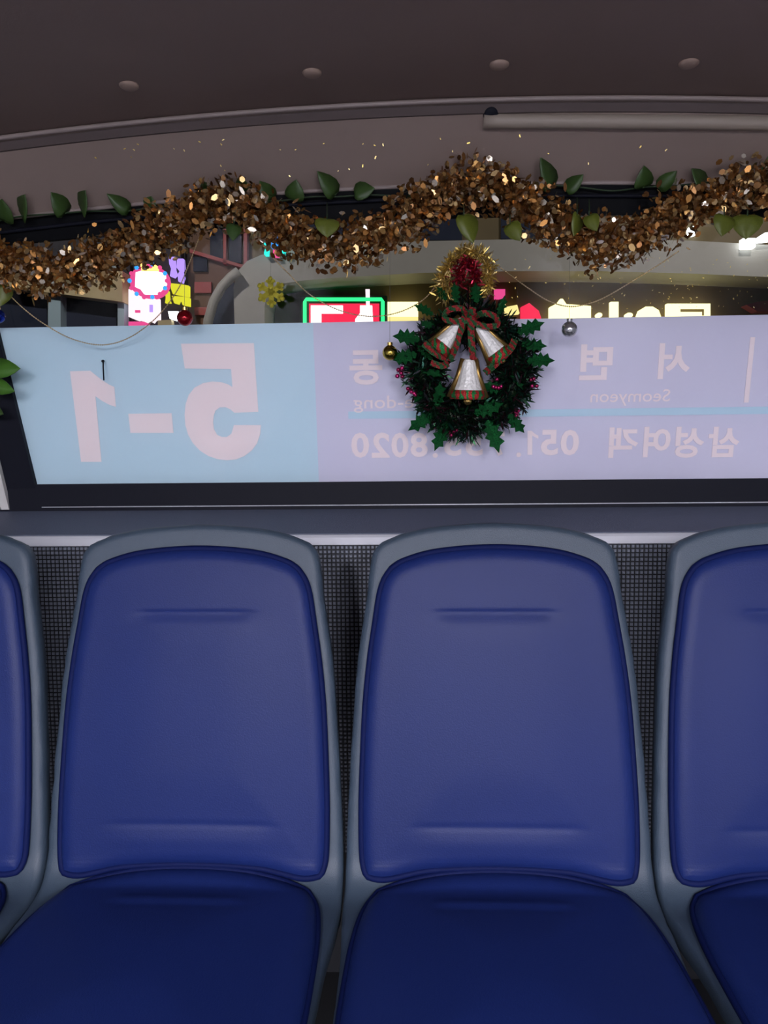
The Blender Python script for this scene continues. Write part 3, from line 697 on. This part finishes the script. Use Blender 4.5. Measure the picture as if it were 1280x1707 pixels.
# ================================================================== BUS CEILING LAMPS (ahead of the camera's back)
lamp_m = glow('lamp_diffuser', (.92, .90, 1.0), LAMP)
i = 0
for sx, sn in ((-1, 'left'), (1, 'right')):
    for k, yy in enumerate((-1.8, -3.3, -4.8)):
        X0 = .60*sx; zz = zt(.60)          # trough lamps under the ceiling
        L = empty('ceiling_lamp', (X0, yy, zz), '%s ceiling strip lamp of the bus, %s from the rear' % (sn, ('first', 'second', 'third')[k]), 'lamp', 'ceiling strip lamps')
        b = MB(); b.box((X0-.115, yy-.6, zz-.018), (X0+.115, yy+.6, zz+.002)); keep(b.build('housing', 'trim_light'), L)
        b = MB(); b.prism([(X0-.10, yy-.57, zz-.018), (X0-.04, yy-.57, zz-.078), (X0+.04, yy-.57, zz-.078), (X0+.10, yy-.57, zz-.018)], (0, 1.14, 0)); keep(b.build('diffuser', 'lamp_diffuser'), L)

# ================================================================== THE STREET OUTSIDE
mat('asphalt', (.03, .03, .032), .8, var=.2, vscale=3)
mat('facade_dark', srgb(98, 84, 58), .8, var=.15, vscale=2)
mat('facade_brown', srgb(105, 78, 62), .8, var=.15, vscale=2)
mat('facade_night', srgb(42, 40, 46), .8, var=.2, vscale=1)
mat('red_beam', srgb(150, 60, 60), .6)
mat('reflection_band', srgb(150, 146, 140), .6, var=.03)
mat('beige', srgb(176, 158, 122), .7, var=.05)
mat('post', srgb(150, 170, 180), .5)
mat('dark_glass', (.02, .025, .045), .6, spec=.1)
mat('black_box', (.01, .01, .012), .5)
def slab(poly, Y, depth, name, m, parent=None, smooth=False):
    b = MB(); b.prism([at(x, y, Y) for x, y in poly], (0, depth, 0)); o = b.build(name, m, smooth=smooth)
    return keep(o, parent) if parent else o
def rect(x0, y0, x1, y1): return [(x0, y0), (x1, y0), (x1, y1), (x0, y1)]
def ell(cx, cy, rx, ry, n=20): return [(cx+rx*math.cos(2*PI*i/n), cy+ry*math.sin(2*PI*i/n)) for i in range(n)]
G0 = -.35
b = MB(); b.box((-22, 1.9, G0-.2), (22, 40, G0)); struct(b.build('floor_street', 'asphalt'))
def house(poly, Y, name, m, label):
    """a facade block standing on the street"""
    P = [at(x, y, Y) for x, y in poly]; xs_ = [p.x for p in P]; zz = max(p.z for p in P)
    o = empty(name, ((min(xs_)+max(xs_))/2, Y, G0), label, 'building'); b = MB(); b.box((min(xs_), Y, G0), (max(xs_), Y+3, zz)); keep(b.build('wall', m), o); return o
h1 = house(rect(424, 300, 1360, 560), 8.75, 'shop_building', 'facade_dark', 'brown shopfront behind the glowing yellow lettering')
slab(rect(450, 360, 640, 392), 8.72, .05, 'window', 'dark_glass', h1); slab(rect(700, 350, 770, 400), 8.72, .05, 'window', 'dark_glass', h1); slab(rect(835, 355, 940, 398), 8.72, .05, 'window', 'dark_glass', h1)
h2 = house(rect(316, 330, 424, 560), 9.3, 'dark_building', 'facade_brown', 'dark brown building with red beams left of the pale arch')
for k, q in enumerate(([(316,415),(424,447),(424,452),(316,421)], rect(406,380,412,455), rect(372,380,377,440))): slab(q, 9.2, .1, 'beam', 'red_beam', h2)
for q in (rect(350,375,371,432), rect(382,378,402,438), rect(322,428,345,452)): slab(q, 9.25, .06, 'window', 'dark_glass', h2)
for q in (rect(324,470,352,488), rect(324,512,350,525)): slab(q, 9.25, .06, 'shutter', 'red_beam', h2)
slab(rect(421, 395, 426, 430), 9.2, .1, 'downpipe', 'post', h2)
h3 = house(rect(-60, 330, 212, 560), 9.0, 'corner_shop', 'facade_night', 'corner shop with beige fascia at far left outside')
slab([(-60,452),(204,452),(204,503),(-60,470)], 8.7, .3, 'fascia', 'beige', h3)
for q in (rect(80,492,101,560), rect(196,500,207,560)): slab(q, 8.8, .15, 'post', 'post', h3)
for q in (rect(-20,485,78,560), rect(103,492,194,560)): slab(q, 8.95, .05, 'pane', 'dark_glass', h3)
h4 = house(rect(226, 320, 298, 560), 9.05, 'alley_building', 'facade_night', 'dark building behind the purple and yellow neon signs')
# pale arched band and left leg, built solid for a reflection in the glass
refl = empty('reflection_band', at(800, 430, 8.2), 'pale grey arched band built for a reflection in the window above the neon', 'reflection_band')
outer = [(392,570),(389,480),(396,452),(412,435),(435,425),(480,416),(560,407),(700,402),(850,399),(1000,398),(1150,401),(1330,411)]
inner = [(1330,464),(1150,456),(1000,452),(850,452),(700,455),(560,463),(500,468),(462,474),(446,486),(441,510),(440,570)]
slab(outer+inner, 8.2, .549, 'band', 'reflection_band', refl)
b = MB(); b.tube([at(x, y, 8.1) for x, y in ((344,575),(347,535),(356,503),(370,478),(385,462),(398,452))], .05, 10); keep(b.build('arched_line', 'reflection_band', smooth=True), refl)
slab([(350,575),(352,535),(361,505),(375,484),(390,470),(390,575)], 8.3, .1, 'dark_inset', 'dark_glass', refl)

neon = {'n_green': ((.03, 1., .22), 1.7), 'n_red': ((1., .03, .09), 1.1), 'n_white': ((1., .90, .88), 2.2), 'n_pinkw': ((1., .80, .86), 1.3), 'n_yellow': ((.82, .78, .03), 1.0), 'n_purple': ((.45, .28, .95), 1.3), 'n_warm': ((1., .90, .42), 2.1), 'n_warm2': ((1., .80, .30), 1.2),
        'n_cyan': ((.02, .75, .62), 1.4), 'n_blue': ((.04, .35, 1.), 1.4), 'n_rose': ((.9, .08, .30), 1.), 'n_lamp': ((.95, 1., 1.), 5.), 'n_orange': ((1., .55, .12), 3.)}
for k, (c, s_) in neon.items(): glow(k, c, s_)
def sign(name, loc, label): return empty(name, loc, label, 'sign')
YS = 8.6
# round sign with bulbs
s1 = sign('round_neon_sign', at(247, 470, YS), 'round white neon sign ringed with red and blue bulbs')
slab(ell(247, 468, 31, 28), YS, .15, 'back_plate', 'n_rose', s1)
slab([(226,454),(240,450),(262,452),(274,456),(276,474),(268,482),(262,490),(240,490),(234,482),(225,478)], YS-.05, .05, 'white_lettering', 'n_white', s1)
slab([(234,440),(241,438),(244,446),(252,448),(258,441),(263,444),(262,452),(236,452)], YS-.06, .05, 'yellow_lettering', 'n_orange', s1)
for k in range(14):
    a = 2*PI*k/14; b = MB(); b.ball(at(247+31*math.cos(a), 468+28*math.sin(a), YS-.05), .024, 10, 6); keep(b.build('bulb', 'n_blue' if k % 2 else 'n_rose', smooth=True), s1)
s2 = sign('box_sign', at(236, 510, YS+.1), 'pale pink glowing box sign under the round neon sign')
slab([(214,482),(222,482),(224,491),(258,494),(259,532),(252,530),(248,535),(242,531),(236,535),(230,530),(222,531),(214,528)], YS+.1, .2, 'panel', 'n_pinkw', s2)
slab(rect(214,536,240,560), YS+.1, .2, 'lower_panel', 'n_rose', s2); slab(rect(225,517,233,521), YS+.08, .03, 'mark', 'n_rose', s2); slab(rect(249,508,254,520), YS+.08, .03, 'mark', 'n_purple', s2)
s3 = sign('purple_sign', at(294, 450, YS+.4), 'small purple neon letters on the dark wall')
slab([(281,428),(291,428),(292,450),(295,458),(290,463),(283,460),(285,448),(282,440)], YS+.4, .08, 'letter', 'n_purple', s3); slab([(295,431),(305,431),(306,446),(303,452),(306,462),(303,471),(297,469),(296,458),(299,452),(294,446)], YS+.4, .08, 'letter', 'n_purple', s3)
s4 = sign('yellow_sign', at(295, 490, YS+.4), 'yellow neon letters below the purple sign')
slab([(284,472),(304,474),(314,476),(314,494),(300,492),(288,490),(285,482)], YS+.4, .08, 'letter', 'n_yellow', s4); slab([(274,484),(281,485),(282,498),(284,505),(275,505),(276,496)], YS+.4, .08, 'letter', 'n_yellow', s4); slab([(286,493),(300,494),(315,496),(315,510),(304,508),(301,499),(297,507),(290,505)], YS+.4, .08, 'letter', 'n_yellow', s4)
b = MB(); b.prism([at(x, y, YS) for x, y in ((280,519),(297,519),(297,528),(291,533),(283,531))], (0, .1, 0)); tag(b.build('wall_lamp', 'n_lamp'), 'small white glowing lamp beside the red ball', 'lamp')
b = MB(); b.prism([at(x, y, YS) for x, y in ((263,534),(285,533),(287,545),(263,545))], (0, .1, 0)); tag(b.build('lit_box', 'beige'), 'small cream box below the yellow neon letters', 'box')
s5 = sign('cyan_sign', at(458, 410, 8.66), 'small cyan and blue neon sign under the tinsel')
for q, mm in ((rect(440,403,446,424), 'n_cyan'), ([(455,394),(467,392),(463,405),(451,411)], 'n_blue'), ([(463,410),(470,410),(479,420),(477,425),(470,423)], 'n_cyan'), (rect(455,416,463,426), 'n_rose')): slab(q, 8.1, .12, 'letter', mm, s5)
def bracket(sg, x, y, Y0, Y1): p = at(x, y, Y0); b = MB(); b.box((p.x-.03, Y0, p.z-.03), (p.x+.03, Y1, p.z+.03)); keep(b.build('bracket', 'black_box'), sg)
bracket(s1, 247, 468, YS+.15, 9.06); bracket(s2, 236, 510, YS+.3, 9.06)
# green framed sign
s6 = sign('green_framed_sign', at(572, 540, YS), 'red neon sign with white strokes in a bright green frame')
b = MB(); b.tube([at(x, y, YS-.1) for x, y in ((508,620),(508,503),(510,499),(636,499),(638,503),(638,620))], .020, 8, cap=True); keep(b.build('neon_frame', 'n_green', smooth=True), s6)
slab(rect(500,493,645,620), YS, .2, 'cabinet', 'black_box', s6); slab(rect(515,506,632,615), YS-.02, .04, 'red_panel', 'n_red', s6)
slab([(518,509),(571,509),(571,522),(535,522),(535,600),(518,600)], YS-.07, .04, 'stroke', 'n_white', s6)
slab([(600,509),(620,509),(622,545),(640-18,600),(592,600),(592,532),(600,522)], YS-.07, .04, 'stroke', 'n_white', s6)
slab([(609,482),(616,482),(616,508),(610,508)], YS-.07, .04, 'reflection_spike', 'n_pinkw', s6)  # glowing sliver added for a light reflection above the stroke
# warm shop lettering
s7 = sign('warm_lit_panel', at(672, 514, YS), 'bright yellow lit panel between the green frame and the wreath')
slab(rect(646,503,697,528), YS, .1, 'panel', 'n_warm', s7); slab(rect(646,528,697,600), YS, .1, 'lower_panel', 'n_warm2', s7)
s8 = sign('shop_lettering', at(1050, 530, YS), 'long row of glowing yellow letters right of the wreath')
slab(rect(905,531,1195,600), YS+.06, .1, 'raceway', 'n_warm2', s8)
for q in ([(916,512),(928,506),(934,498),(938,498),(944,507),(960,508),(985,510),(985,600),(916,600)], ell(999,525,5,4,12), rect(1018,503,1031,600), ell(1049,525,6,4,12),
          [(1062,528),(1066,517),(1076,511),(1088,511),(1098,517),(1102,528),(1102,600),(1062,600)], [(1112,506),(1184,506),(1184,528),(1178,528),(1178,513),(1134,513),(1134,520),(1170,520),(1170,526),(1134,526),(1112,526)], rect(1112,526,1184,600)):
    slab(q, YS, .08, 'letter', 'n_warm', s8)
s9 = sign('red_lit_panel', at(885, 515, YS), 'red lit panel beside the top right of the wreath')
slab([(868,512),(882,505),(898,518),(902,530),(902,600),(868,600)], YS+.1, .1, 'panel', 'n_red', s9); slab(rect(824,482,842,498), YS+.1, .1, 'small_panel', 'n_rose', s9)
slab([(842,512),(862,508),(866,522),(842,524)], YS+.05, .1, 'lamp_strip', 'n_warm2', s9)
# red awning scrap at far right, white lights upper right
slab([(1244,508),(1262,503),(1300,498),(1300,520),(1262,519)], 8.6, .2, 'awning', 'red_beam'); tag(bpy.data.objects['awning'], 'dull red awning scrap at the right edge outside', 'awning')
for nm_, q, lab in (('window_light', rect(1239,397,1259,412), 'square white light at upper right outside'), ('window_light', [(1263,396),(1275,388),(1300,384),(1300,398),(1268,402)], 'slanting white light at the right edge outside')):
    tag(slab(q, 8.1, .1, nm_, 'n_lamp'), lab, 'light', 'white lights at upper right')
b = MB(); b.ball(at(1153, 386, 8.7), .055, 14, 10); tag(b.build('globe_lamp', 'n_lamp', smooth=True), 'round white glowing lamp behind the tinsel at right', 'lamp')
# unseen street lamps added to light the facades, between the bus and the shops, heads above the frame
for sx, sn in ((1, 'right'), (-1, 'left')):
    sl = empty('added_street_lamp', (4.6*sx, 5.2, G0), 'unseen tall street lamp added outside at the '+sn, 'street lamp', 'added street lamps')
    b = MB(); b.tube([(4.6*sx, 5.2, G0), (4.6*sx, 5.2, 4.6), (4.3*sx, 5.2, 5.0), (3.6*sx, 5.2, 5.1)], [.07, .05, .045, .04], 10); keep(b.build('added_lamp_pole', 'steel', smooth=True), sl)
    b = MB(); b.box((min(3.1*sx, 3.65*sx), 5.05, 5.05), (max(3.1*sx, 3.65*sx), 5.35, 5.14)); keep(b.build('head', 'steel'), sl)
    ld = bpy.data.lights.new('added_street_lamp_bulb', 'AREA'); ld.energy = STREET; ld.size = .3; ld.color = (1., .95, .90)
    lo = bpy.data.objects.new('added_street_lamp_bulb', ld); COL.objects.link(lo); lo.location = (3.4*sx, 5.2, 5.03); lo.rotation_euler = (math.radians(40), 0, 0); keep(lo, sl)
